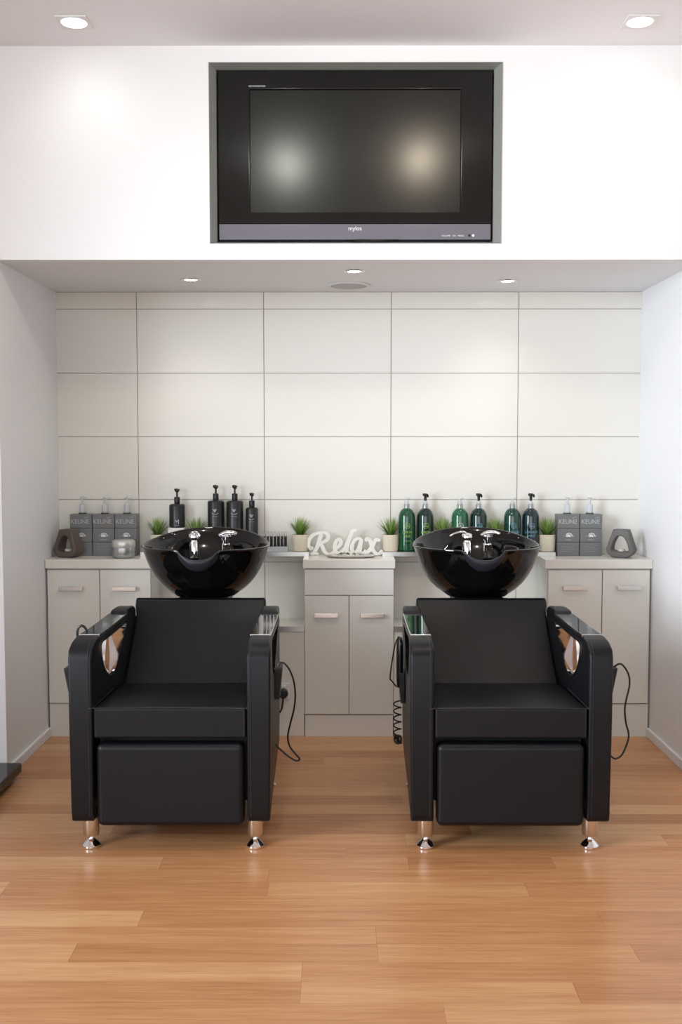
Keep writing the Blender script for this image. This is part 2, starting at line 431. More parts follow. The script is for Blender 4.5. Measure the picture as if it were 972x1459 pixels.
# ================================================================== cabinets
def handle(parent, cx, z, y, w=.11):
    bm = BM()
    for s in (-1, 1): box(bm, cx+s*(w/2-.012)-.006, cx+s*(w/2-.012)+.006, y-.022, y+.0005, z-.006, z+.006)
    box(bm, cx-w/2, cx+w/2, y-.028, y-.019, z-.0095, z+.0095)
    return obj('handle', bm, satin, parent, bevel=.002, seg=2)
def cabinet(name, label, x0, x1, doors, hz, dz0, dz1, plinth):
    t = thing(name, label, 'cabinet', ((x0+x1)/2, 4.6, 0)); c = (x0+x1)/2; f = lambda x: x-c
    bm = BM(); box(bm, f(x0), f(x1), .012, .232, plinth+.002, .7805); obj('body', bm, cabgap if False else cabm, t, smooth=False)
    bx('plinth', cabm, f(x0)+.003, f(x1)-.003, 0, .1, 0, plinth, t)
    for a, b, hx in doors:
        d = bx('door', cabm, f(a), f(b), -.008, .0115, dz0, dz1, t, bevel=.0015)
        handle(d, f(hx), hz, -.008)
    return t, f
lc, f = cabinet('storage_cabinet', 'ivory two-door cabinet behind the left chair, against the left wall', -1.361, -.881,
             [(-1.357, -1.119, -1.245), (-1.1155, -.885, -1.001)], .690, .157, .774, .152)
rc, f = cabinet('storage_cabinet', 'ivory two-door cabinet behind the right chair, against the right wall', .931, 1.406,
             [(.935, 1.180, 1.053), (1.1835, 1.398, 1.300)], .694, .157, .774, .152)
vc, f = cabinet('vanity_unit', 'ivory centre vanity with two doors and a plain panel under the Relax sign', -.181, .230,
             [(-.179, .0225, -.0805), (.026, .228, .130)], .568, .106, .655, .100)
bx('drawer_front', cabm, f(-.179), f(.228), -.008, .0115, .659, .777, vc, bevel=.0015)
wl = bx('worktop', topm, -1.363, -.873, 4.582, 4.836, .7815, .823, bevel=.002); tag(wl, 'ivory worktop on the left cabinet, carrying grey bottles and a silver jar', 'worktop')
wr = bx('worktop', topm, .918, 1.408, 4.582, 4.836, .7815, .823, bevel=.002); tag(wr, 'ivory worktop on the right cabinet, carrying two grey bottles', 'worktop')
bx('top', topm, f(-.187), f(.235), -.018, .236, .7815, .823, vc, bevel=.003)
def shelf(x0, x1, label):
    bm = BM(); box(bm, x0, x1, 4.72, 4.837, .839, .843); box(bm, x0, x1, 4.72, 4.724, .8235, .839); box(bm, x0, x1, 4.80, 4.837, .8235, .839)
    tag(obj('steel_shelf', bm, steel, smooth=False), label, 'shelf')
shelf(-.955, -.165, 'stainless steel shelf along the tiles behind the left basin')
shelf(.180, .993, 'stainless steel shelf along the tiles behind the right basin')
# power socket
t = thing('power_socket', 'white double power socket low on the panel right of the left chair', 'socket', (-.305, 4.6055, .208))
bx('plate', whitep, -.056, .056, -.006, 0, -.036, .040, t, bevel=.002)
bm = BM()
for x in (-.028, .030): box(bm, x-.007, x+.007, -.010, -.006, .018, .030)
obj('switch', bm, whitep, t, bevel=.001)
t = thing('power_plug', 'round black plug pushed into the white wall socket', 'plug', (-.278, 4.598, .204))
bm = BM(); lathe(bm, [(0, -.032), (.014, -.032), (.021, -.026), (.023, -.010), (.021, -.001), (0, -.001)], 0, 0, 24, 0, 'y'); obj('plug_body', bm, blackp, t)
bm = BM(); tube(bm, smooth_path([(0, -.026, -.015), (-.002, -.03, -.04), (-.010, -.03, -.075), (-.04, -.02, -.11), (-.10, -.02, -.15), (-.2, -.02, -.2)]), .004); obj('cord', bm, cordm, t)

# black plinth of a display stand at the left edge
t = thing('display_plinth', 'low black glossy plinth standing at the left edge of the floor', 'plinth', (-1.65, 3.6, 0))
bx('top_slab', blackg, -.35, .35, -.42, .405, .024, .062, t, bevel=.004)
bx('recessed_base', blackp, -.31, .31, -.38, .36, 0, .024, t)

# ================================================================== shampoo chairs
def rbox(name, m, x0, x1, y0, y1, z0, z1, parent, bev, seg=4, crown=0, taper=None):
    bm = BM(); n = 8
    bmesh.ops.create_grid(bm, x_segments=1, y_segments=1, size=1); bm.clear()
    box(bm, x0, x1, y0, y1, z0, z1)
    if taper:
        for v in bm.verts: v.co = taper(v.co)
    return obj(name, bm, m, parent, bevel=bev, seg=seg)
BX_R = 1
def bowl_rim(phi):
    s = math.sin(phi); c = math.cos(phi)
    x = .262*c; y = (.262 if s > 0 else .238)*s
    z = .930 + (.054*s**1.3 if s > 0 else 0)
    if s < 0: z -= .038*math.exp(-(x/.074)**10)
    return x, y, z
def make_bowl(parent, hx):
    root = thing('wash_basin', '', 'basin'); root.parent = parent; del root['label']; del root['category']
    bpy.data.objects.remove(root)
    prof = [(0, 0, 'b'), (.30, 0, 'o'), (.47, .004, 'o'), (.505, .04, 'o'), (.585, .11, 'o'), (.655, .18, 'o'), (.735, .285, 'o'), (.798, .395, 'o'), (.868, .55, 'o'), (.925, .72, 'o'), (.972, .90, 'o'), (.990, .962, 'o'),
            (1.005, .985, 'o'), (1.004, 1.0, 'o'), (.990, 1.008, 'o'), (.968, 1.004, 'o'), (.950, .985, 'i'), (.925, .90, 'i'), (.88, .76, 'i'), (.80, .60, 'i'), (.66, .44, 'i'), (.45, .34, 'i'), (.2, .30, 'i'), (.06, .29, 'i')]
    n = 96; bm = BM(); rings = []
    for fr_, h, _ in prof:
        if fr_ == 0: rings.append([bm.verts.new((0, .9, .725))]); continue
        rg = []
        for k in range(n):
            a = 2*PI*k/n; x, y, z = bowl_rim(a)
            zb = .725
            zz = zb+(z-zb)*h
            rr = fr_
            rg.append(bm.verts.new((x*rr, .9+y*rr, zz)))
        rings.append(rg)
    for A, B in zip(rings, rings[1:]):
        for k in range(n):
            j = (k+1) % n
            if len(A) == 1: bm.faces.new((A[0], B[j], B[k]))
            else: bm.faces.new((A[k], A[j], B[j], B[k]))
    bm.faces.new(rings[-1])
    b = obj('basin', bm, ceram, parent, recalc=True); b['label'] = 'black gloss ceramic basin'
    # neck rest
    bm = BM(); path = []; rings = []; m = 28
    for k in range(m+1):
        u = -1+2*k/m; x = .080*u
        y = .9-.238*math.sqrt(max(0, 1-(x/.262)**2)); z = .871+.046*abs(u)**2.4
        hh = .024*(1-.45*u*u); dd = .014*(1-.5*u*u)
        rings.append([bm.verts.new((x, y+.001+dd*math.cos(a)*1.0+ .010*(-math.sin(a)), z+hh*math.sin(a))) for a in [2*PI*q/16 for q in range(16)]])
    for A, B in zip(rings, rings[1:]):
        for q in range(16): bm.faces.new((A[q], A[(q+1) % 16], B[(q+1) % 16], B[q]))
    bm.faces.new(rings[0]); bm.faces.new(rings[-1])
    p = obj('neck_rest', bm, gel, b, recalc=True); p['label'] = 'grey gel neck rest in the front notch'
    # mixer tap and hand shower on the back inside of the bowl
    bm = BM(); cx = hx[0]; cy = 1.065
    lathe(bm, [(0, .86), (.020, .86), (.020, .925), (.017, .930), (.017, .936), (.024, .940), (.026, .952), (.022, .962), (.010, .967), (0, .968)], cx, cy, 24)
    tube(bm, smooth_path([(cx, cy, .960), (cx-.02*hx[2], cy-.02, .972), (cx-.055*hx[2], cy-.03, .966), (cx-.078*hx[2], cy-.036, .955)]), .007, 10, rf=lambda t: 1-.35*t)
    obj('mixer_lever', bm, chrome, b)
    bm = BM(); cx = hx[1]
    lathe(bm, [(0, .86), (.021, .86), (.021, .918), (.016, .924), (.016, .934), (.022, .937), (.022, .952), (.014, .962), (0, .964)], cx, cy, 24)
    tube(bm, smooth_path([(cx-.03, cy-.012, .957), (cx, cy-.004, .968), (cx+.03, cy-.012, .968), (cx+.05, cy-.025, .963)]), .009, 10, rf=lambda t: .7+.5*math.sin(PI*t))
    obj('hand_shower', bm, chrome, b)
    bm = BM(); lathe(bm, [(.026, .787), (.026, .790), (.018, .792), (0, .790)], 0, .9, 24); obj('drain', bm, chrome, b)
def side_panel(parent, s):
    out = [(.014, .098), (.004, .108), (0, .13), (0, .45), (0, .640), (.006, .662), (.022, .680), (.045, .691), (.085, .698), (.118, .701), (.124, .692), (.33, .690), (.548, .694), (.556, .708), (.575, .7145), (.64, .715), (.685, .711),
           (.708, .700), (.718, .682), (.72, .66), (.72, .35), (.72, .17), (.712, .155), (.60, .150), (.40, .142), (.25, .130), (.10, .100)]
    hole = smooth_path([(.128, .664, 0), (.135, .630, 0), (.165, .582, 0), (.225, .543, 0), (.290, .531, 0), (.350, .548, 0), (.425, .598, 0), (.490, .642, 0), (.526, .664, 0), (.520, .673, 0), (.42, .673, 0), (.33, .672, 0), (.24, .672, 0), (.15, .672, 0)], 3)
    hole = [(p.x, p.y) for p in hole]
    bm = BM(); x0, x1 = .2525, .330
    prism(bm, out, [hole], x0, x1, 'yz')
    for v in bm.verts:
        if v.co.x > .3: v.co.x -= .015*v.co.y/.72+.010*max(0, (.35-v.co.z)/.35)*(.5)
        v.co.x *= s
    bmesh.ops.recalc_face_normals(bm, faces=bm.faces)
    p = obj('side_panel', bm, vinyl, parent, bevel=.0075, seg=3)
    # chrome triangular insert: liner of the opening and plate on top
    bm = BM(); c = Vector((.32, .62)); inner = []
    for q in hole: v = Vector(q)-c; inner.append(tuple(c+v*.965))
    prism(bm, [tuple(c+(Vector(q)-c)*1.02) for q in hole], [inner], .2500, .3225, 'yz')
    for v in bm.verts: v.co.x *= s
    bmesh.ops.recalc_face_normals(bm, faces=bm.faces)
    obj('chrome_insert', bm, chrome, p, smooth=True)
    top = [(.120, .6925), (.20, .6915), (.33, .6905), (.45, .6925), (.552, .6955), (.552, .703), (.45, .702), (.33, .7005), (.20, .701), (.120, .7025)]
    bm = BM(); prism(bm, top, [], .2535, .3225, 'yz')
    for v in bm.verts: v.co.x *= s
    bmesh.ops.recalc_face_normals(bm, faces=bm.faces)
    a = obj('armrest_plate', bm, chrome, p, bevel=.002, seg=2); a['label'] = 'chrome plate on top of the armrest'
    # stitched seam along the front face
    bm = BM()
    tube(bm, smooth_path([(s*.2650, -.0008, .12), (s*.2650, -.0008, .40), (s*.2650, -.0008, .635), (s*.2650, .010, .667), (s*.2650, .045, .6915), (s*.2650, .115, .7005)], 4), .0013, 6)
    tube(bm, smooth_path([(s*.2650, .575, .714), (s*.2650, .64, .715), (s*.2650, .69, .7105)], 4), .0013, 6)
    obj('seam', bm, piping, p)
    return p
def chair(label, X, rz, hx, left_side, right_side):
    t = thing('shampoo_chair', label, 'salon chair', (X, 3.25, 0), rz)
    for s in (-1, 1): side_panel(t, s)
    # seat
    def tp(c):
        c = c.copy()
        if c.y > .3: c.z -= .022
        return c
    bm = BM(); NX, NY = 12, 10
    x0, x1, y0, y1 = -.251, .251, .004, .52
    tops = []
    bm2 = bm
    def cell(z_of, flip):
        g_ = [[bm.verts.new((x0+(x1-x0)*i/NX, y0+(y1-y0)*j/NY, z_of(i/NX, j/NY))) for i in range(NX+1)] for j in range(NY+1)]
        for j in range(NY):
            for i in range(NX):
                q = (g_[j][i], g_[j][i+1], g_[j+1][i+1], g_[j+1][i]); bm.faces.new(q if not flip else q[::-1])
        return g_
    gt = cell(lambda u, v: .481-.026*v+.010*math.sin(PI*u)**.6*math.sin(PI*min(1, v*1.2+.02))**.7, False)
    gb = cell(lambda u, v: .378, True)
    def rim(g_): return [g_[0][i] for i in range(NX+1)]+[g_[j][NX] for j in range(1, NY+1)]+[g_[NY][i] for i in range(NX-1, -1, -1)]+[g_[j][0] for j in range(NY-1, 0, -1)]
    A, B = rim(gb), rim(gt)
    for k in range(len(A)): bm.faces.new((A[k], A[(k+1) % len(A)], B[(k+1) % len(A)], B[k]))
    seat = obj('seat_cushion', bm, vinyl, t, bevel=.010, seg=3, recalc=True)
    bm = BM()
    tube(bm, smooth_path([(-.250, .30, .476), (-.249, .02, .4815), (-.244, .0045, .4795), (0, .003, .4815), (.244, .0045, .4795), (.249, .02, .4815), (.250, .30, .476)], 6), .0018, 6)
    tube(bm, [(-.243, .0045, .385), (-.243, .004, .478)], .0013, 6); tube(bm, [(.243, .0045, .385), (.243, .004, .478)], .0013, 6)
    obj('seam', bm, piping, seat)
    # leg rest
    bm = BM(); box(bm, -.242, .242, -.004, .060, .086, .362)
    obj('leg_rest', bm, vinyl, t, bevel=.020, seg=5)
    bx('frame', vinyl_d, -.245, .245, .075, .60, .15, .376, t)
    bx('pedestal', blackp, -.16, .16, .815, 1.00, .05, .70, t, bevel=.02); bx('base_frame', blackp, -.16, .16, .60, .82, .05, .36, t)
    bx('basin_bracket', blackp, -.10, .10, .80, 1.00, .70, .726, t, bevel=.004)
    # back cushion: swept profile
    prof = smooth_path([(0, .440, .448), (0, .505, .500), (0, .590, .575), (0, .665, .650), (0, .712, .708), (0, .735, .738)], 4)
    nx = 10; bm = BM(); F_, K_ = [], []
    for idx, p in enumerate(prof):
        q = prof[min(idx+1, len(prof)-1)]-prof[max(idx-1, 0)]; nrm = Vector((0, q.z, -q.y)).normalized()
        hw = .2505 if p.z < .68 else .2505+.008*min(1, (p.z-.68)/.03)
        if p.z < .60: hw = .2505
        F_.append([bm.verts.new((hw*(-1+2*i/nx), p.y+.014*math.cos(PI*(i/nx-.5))*-1+.012, p.z+.0)) for i in range(nx+1)])
        K_.append([bm.verts.new((hw*(-1+2*i/nx), p.y+nrm.y*.055+.006, p.z+nrm.z*.055)) for i in range(nx+1)])
    for G, fl_ in ((F_, False), (K_, True)):
        for a, b in zip(G, G[1:]):
            for i in range(nx):
                q = (a[i], a[i+1], b[i+1], b[i]); bm.faces.new(q[::-1] if fl_ else q)
    rimf = lambda G: [v for v in G[0]]+[r_[-1] for r_ in G[1:]]+[v for v in G[-1][-2::-1]]+[r_[0] for r_ in G[-2:0:-1]]
    A, B = rimf(F_), rimf(K_)
    for k in range(len(A)): bm.faces.new((A[k], B[k], B[(k+1) % len(A)], A[(k+1) % len(A)]))
    obj('backrest', bm, vinyl, t, bevel=.009, seg=3, recalc=True)
    # legs
    for sx in (-1, 1):
        for ly in (.052, .66):
            bm = BM()
            top = .135 if ly < .3 else .17
            lathe(bm, [(0, .042), (.0255, .042), (.0265, .044), (.0265, top), (0, top)], n=28)
            lg = obj('leg', bm, satin, t, loc=(sx*.274, ly, 0))
            bm = BM(); lathe(bm, [(0, 0), (.027, 0), (.0300, .003), (.0300, .008), (.022, .018), (.012, .026), (.009, .030), (.009, .043), (0, .043)], n=28)
            obj('foot', bm, chrome, lg)
    make_bowl(t, hx)
    # things fixed to the outer sides
    def pouch(s, y0, z0, z1, out=.028, name='side_pocket'):
        xo = .325
        bm = BM(); v = box(bm, xo-.004, xo+out*.55, y0, y0+.075, z0, z1)
        for q in bm.verts:
            if q.co.x > xo and q.co.z > (z0+z1)/2: q.co.x = xo+out
        for q in bm.verts: q.co.x *= s
        bmesh.ops.recalc_face_normals(bm, faces=bm.faces)
        return obj(name, bm, blackp, t, bevel=.003, seg=2)
    if left_side: pouch(-1, *left_side)
    if right_side: pouch(1, *right_side)
    return t
ch1 = chair('black vinyl shampoo chair with wash basin on the left, beside the wall socket', -.5695, 0.0, (-.073, .065, -.4), (.10, .475, .590, .047), (.32, .430, .545, .024))
ch2 = chair('black vinyl shampoo chair with wash basin on the right, coiled handset cable at its side', .5475, 0.0, (-.020, .068, 1.0), (.44, .385, .500, .020), (.10, .480, .592, .047))
def W2(X, Y, Z, X0): return (X-X0, Y-3.25, Z)
# release loop on the outer left side of the left chair
bm = BM(); tube(bm, smooth_path([(-.335, .17, .640), (-.340, .165, .690), (-.338, .165, .713), (-.325, .165, .724), (-.311, .165, .713), (-.308, .17, .685), (-.315, .17, .655)], 6), .0045, 8)
lathe(bm, [(0, .62), (.008, .62), (.012, .65), (.010, .672), (0, .675)], -.333, .17, 12)
obj('release_loop', bm, blackp, ch1)
# handset on the right chair, kept in its pocket
hs = thing('massage_handset', 'dark handset standing in the pocket on the left side of the right chair', 'handset', (.2085, 3.725, .44))
bm = BM(); v = [(0, 0), (.010, .0), (.0125, .03), (.013, .11), (.012, .165), (.007, .186), (0, .190)]
lathe(bm, v, 0, 0, 20, sx=1, sy=1.9); obj('grip', bm, blackp, hs)
bm = BM(); tube(bm, smooth_path([(-.004, 0, .19), (-.018, -.01, .16), (-.030, -.01, .09), (-.036, -.01, .035), (-.030, -.01, .025), (-.012, 0, .0)]), .0026, 6); obj('wrist_strap', bm, cordm, hs)
bm = BM(); pts = []
for k in range(0, 5*20+1):
    a = 2*PI*k/20; pts.append((-.008+.014*math.cos(a), .0+.014*math.sin(a), -.052-.135*k/100))
tube(bm, [( .004, .0, -.045)]+pts, .0028, 6)
for q in range(5):
    tube(bm, [(-.006+.014*math.cos(2*PI*k/16+q)*math.cos(q*.7), .012*math.sin(2*PI*k/16), -.20+.013*math.sin(2*PI*k/16+q*1.3)) for k in range(17)], .0028, 6)
obj('coiled_cable', bm, cordm, hs)
# loose cords
def cord(root, Y, pts, r=.0032):
    bm = BM(); tube(bm, smooth_path([((x-486-4)*Y/1440, Y+dy, 1.325-(py-640)*Y/1440) for x, py, dy in pts], 10), r, 8)
    return obj('power_cord', bm, cordm, root, loc=-root.location)
cord(ch1, 3.60, [(393.5, 957, 0), (397, 948, 0), (404, 948, 0), (412, 958, 0), (418, 975, 0), (420, 995, 0), (418, 1015, 0), (413, 1035, 0), (409, 1055, 0), (412, 1070, 0), (421, 1082, 0), (426, 1088, 0), (422, 1091, 0), (412, 1086, 0), (400, 1076, 0), (387.5, 1064, 0)])
cord(ch2, 3.38, [(878.0, 958, -.005), (879.5, 952, -.005), (887, 947.5, -.01), (895, 954, 0), (901, 966, 0), (902, 980, 0), (898, 1000, 0), (896, 1015, 0), (898, 1035, 0), (902, 1050, 0), (901, 1062, 0), (894, 1080, 0), (886, 1087, 0), (880, 1086, 0), (873.0, 1079, 0)])

# ================================================================== things on the worktops and shelves
SH = .8432
def carton_bottle():
    t = thing('pump_bottle', 'square grey pump bottle, leftmost of the three on the left worktop', 'bottle', (-1.238, 4.775, .8232), 0, 'square grey pump bottles')
    bm = BM()
    for a, b in ((0, .064), (.0655, .130), (.1315, .196)): box(bm, -.0515, .0515, -.035, .035, a, b, 0)
    box(bm, -.0505, .0505, -.034, .034, .001, .195, 1)
    obj('body', bm, [keune, keune_l], t, bevel=.002, seg=2)
    bm = BM(); rtext(bm, 'KEUNE', .030, -.004, .152, -.0355, wide=.92)
    tube(bm, smooth_path([(.018, -.0356, .176), (.026, -.0356, .182), (.036, -.0356, .183)], 4), .0009, 5)
    # arch emblem
    def arc(r0, r1, a0, a1, cx, cz, mi):
        n = 16; A = []
        for k in range(n+1):
            a = a0+(a1-a0)*k/n; A.append((bm.verts.new((cx+r0*math.cos(a), -.0357, cz+r0*math.sin(a))), bm.verts.new((cx+r1*math.cos(a), -.0357, cz+r1*math.sin(a)))))
        for p, q in zip(A, A[1:]): f_ = bm.faces.new((p[0], p[1], q[1], q[0])); f_.material_index = mi
    arc(0.0001, .0115, 0, PI, 0, .090, 1); arc(.0145, .0185, .1, PI*.80, .002, .090, 1)
    rtext(bm, 'CARE        LINE', .008, 0, .092, -.0356); rtext(bm, 'shampoo', .008, 0, .075, -.0356)
    for k in range(4): box(bm, -.032, .032-.01*(k % 2), -.0356, -.0352, .052-.010*k, .0526-.010*k)
    obj('label_print', bm, [printm, whiteprint], t, smooth=False)
    bm = BM(); lathe(bm, [(0, .196), (.019, .196), (.019, .200), (.0155, .202), (0, .202)], n=24); obj('neck', bm, keune_l, t)
    bm = BM(); lathe(bm, [(.013, .202), (.0145, .204), (.0145, .236), (.013, .240), (.007, .243), (.006, .246), (.0048, .262), (.0048, .270), (0, .270)], n=24)
    tube(bm, smooth_path([(-.010, 0, .272), (0, 0, .275), (.010, -.004, .274), (.022, -.012, .270)], 5), .0058, 10, rf=lambda t: 1-.4*t)
    obj('pump', bm, clearp, t)
    return t
c0 = carton_bottle()
for x, lb in ((-1.132, 'square grey pump bottle, middle of the three on the left worktop'), (-1.0265, 'square grey pump bottle behind the round silver jar'),
              (1.057, 'square grey pump bottle on the right worktop, next to the potted grass'), (1.1635, 'square grey pump bottle on the right worktop, nearer the stoneware burner')):
    dup(c0, (x, 4.775, .8232), lb)
# silver jar
t = thing('cream_jar', 'round silver jar with screw lid in front of the grey bottles', 'jar', (-1.019, 4.655, .8232))
bm = BM(); lathe(bm, [(0, 0), (.040, 0), (.047, .004), (.052, .014), (.053, .040), (.051, .050), (0, .050)], n=40); obj('jar_body', bm, silver, t)
bm = BM(); lathe(bm, [(0, .0505), (.0535, .0505), (.0545, .053), (.0545, .070), (.052, .079), (.045, .084), (.03, .086), (0, .0865)], n=40); obj('lid', bm, silver_l, t)
bm = BM(); rtext(bm, 'mask', .014, .0, .026, 0, wrap=.0534); rtext(bm, 'care line', .008, .0, .014, 0, wrap=.0530); obj('label_print', bm, whiteprint, t, smooth=False)
# stoneware burners
def burner_thing(label, x, rz, m):
    t = thing('oil_burner', label, 'oil burner', (x, 4.685, .8232), rz)
    out = smooth_path([(-.030, .001, 0), (-.050, .012, 0), (-.064, .032, 0), (-.060, .052, 0), (-.046, .095, 0), (-.038, .122, 0), (-.031, .130, 0), (0, .1315, 0), (.031, .130, 0), (.038, .122, 0), (.046, .095, 0), (.060, .052, 0), (.064, .032, 0), (.050, .012, 0), (.030, .001, 0)], 3)
    hole = smooth_path([(-.034, .030, 0), (-.040, .038, 0), (-.034, .065, 0), (-.020, .092, 0), (-.008, .100, 0), (.010, .098, 0), (.022, .085, 0), (.034, .060, 0), (.040, .038, 0), (.032, .029, 0), (0, .027, 0)], 3)
    bm = BM(); prism(bm, [(p.x, p.y) for p in out], [[(p.x, p.y) for p in hole]], -.038, .038, 'xz')
    for v in bm.verts: v.co.y *= 1-.35*(v.co.z/.13)
    bmesh.ops.recalc_face_normals(bm, faces=bm.faces)
    obj('body', bm, m, t, bevel=.006, seg=3)
    bm = BM(); lathe(bm, [(0, .0285), (.017, .0285), (.0175, .038), (.016, .039), (0, .0385)], n=24); obj('tealight', bm, candle, t)
    return t
burner_thing('taupe stoneware oil burner against the left wall', -1.282, -.42, burner)
burner_thing('grey stoneware oil burner near the right wall', 1.292, -.52, burner2)

# potted grasses
def potted(seed):
    rr = random.Random(seed)
    t = thing('potted_grass', '', 'potted plant', (0, 0, 0), 0, 'potted artificial grasses')
    bm = BM(); lathe(bm, [(0, 0), (.033, 0), (.036, .003), (.0385, .040), (.0388, .076), (.0375, .079), (.0345, .078), (.034, .070)], n=36); obj('pot', bm, potm, t)
    bm = BM(); lathe(bm, [(.034, .070), (.02, .073), (0, .074)], n=24); obj('soil', bm, soil, t)
    bm = BM(); uvl = bm.loops.layers.uv.new('UVMap')
    for k in range(95):
        a = rr.uniform(0, 2*PI); tilt = rr.uniform(.02, 1)**.8*1.15; ln = rr.uniform(.080, .104)*(1-.10*tilt)
        base = Vector((rr.uniform(0, .016)*math.cos(a), rr.uniform(0, .016)*math.sin(a), .072)); d = Vector((math.cos(a), math.sin(a), 0)); sd = Vector((-d.y, d.x, 0)); w_ = rr.uniform(.0022, .0036)
        prev = None; nseg = 5; p = base.copy(); ang = tilt*.72
        for s in range(nseg+1):
            wd = w_*(1-(s/nseg)**1.6)+.0002
            rise = .0006*math.cos(s)
            cur = (bm.verts.new(p-sd*wd), bm.verts.new(p+sd*wd+Vector((0, 0, rise))))
            if prev:
                f_ = bm.faces.new((prev[0], prev[1], cur[1], cur[0]))
                for lp, vv in zip(f_.loops, ((s-1)/nseg, (s-1)/nseg, s/nseg, s/nseg)): lp[uvl].uv = (.5, vv*rr.uniform(.7, 1))
            prev = cur
            p = p+(d*math.sin(ang)+Vector((0, 0, 1))*math.cos(ang))*ln/nseg; ang += tilt*.07
    for v in bm.verts:
        v.co.y = max(-.06, min(.056, v.co.y))
    obj('grass_blades', bm, leaf, t)
    return t
pots = [(-.884, 'potted grass behind the left basin, just left of the bottle marked M'), (-.700, 'potted grass behind the left basin, between the bottle marked M and the three black bottles'),
        (-.206, 'potted grass between the glass vials and the Relax sign'), (.222, 'potted grass between the Relax sign and the green bottles'),
        (.468, 'potted grass behind the right basin, right of the first pair of green bottles'), (.718, 'potted grass behind the right basin, between the second and third pairs of green bottles'),
        (.9645, 'potted grass between the green bottles and the square grey bottles')]
protos = [potted(3), potted(5)]
for k, (x, lb) in enumerate(pots):
    if k < 2: o = protos[k]; o.location = (x, 4.778, SH); o['label'] = lb
    else: dup(protos[k % 2], (x, 4.778, SH), lb, rotz=0)

# black pump bottles
def pump_head(bm, z, s=1, ty=-1):
    lathe(bm, [(0, z), (.0045*s, z), (.0045*s, z+.022*s), (.0075*s, z+.024*s), (.011*s, z+.028*s), (.0125*s, z+.034*s), (.0125*s, z+.038*s), (0, z+.040*s)], n=20)
    tube(bm, smooth_path([(-.008*s, 0, z+.034*s), (.0, -.008*s, z+.036*s), (.006*s, -.024*s, z+.034*s), (.008*s, -.034*s, z+.026*s)], 5), .0065*s, 10, rf=lambda t: 1-.3*t)
def dark_bottle(label, x, z, r_, h, top, kind):
    t = thing('pump_bottle', label, 'bottle', (x, 4.785, z), 0, 'black pump bottles')
    bm = BM(); lathe(bm, [(0, 0), (r_-.003, 0), (r_, .003), (r_, h-.008), (r_-.002, h-.004), (r_-.008, h), (.014, h+.001), (0, h+.001)], n=40); obj('body', bm, mblack, t)
    bm = BM(); lathe(bm, [(0, h), (.0125, h), (.0135, h+.004), (.0135, h+.030), (.012, h+.033), (0, h+.033)], n=24); obj('collar', bm, blackp, t)
    bm = BM(); pump_head(bm, h+.033, 1.0 if top else .9); obj('pump', bm, blackp, t)
    bm = BM(); R_ = r_+.0004
    if kind == 'M': rtext(bm, 'M', .030, .004, .018, 0, wrap=R_); rtext(bm, 'MITCH', .0075, .004, .008, 0, wrap=R_)
    else:
        zz = h*.80
        for a in (-.5, 0, .5): 
            pts = [(R_*math.sin((.010*math.sin(a)*q+.006*math.sin(a*2)*q*q)/R_), -R_*math.cos(.010*a*q/R_), zz-.006+.018*q*math.cos(a)) for q in (0, .35, .7, 1)]
            tube(bm, pts, .0016, 5, rf=lambda q: .3+math.sin(PI*q))
        pts = [((R_+.0002)*math.sin(q*.40), -(R_+.0002)*math.cos(q*.40), zz-.016+.006*q*q) for q in [k/6-1 for k in range(13)]]
        tube(bm, pts, .0011, 5)
        rtext(bm, 'salon care', .0065, 0, zz-.027, 0, wrap=R_)
    obj('label_print', bm, printm, t, smooth=False)
bx_ = bx('riser_block', whitep, -.829, -.753, 4.75, 4.83, SH, .9545, bevel=.002); tag(bx_, 'white block under the black bottle marked M', 'block')
dark_bottle('black pump bottle marked M standing alone on a white block', -.791, .9547, .0375, .111, True, 'M')
dark_bottle('tall black pump bottle, left one of the black pair behind the left basin', -.607, SH, .0395, .239, True, 'p')
dark_bottle('tall black pump bottle, right one of the black pair, beside the short one', -.517, SH, .0395, .239, True, 'p')
dark_bottle('shorter and slimmer black pump bottle at the end of the black row', -.436, SH, .0295, .206, False, 'p')

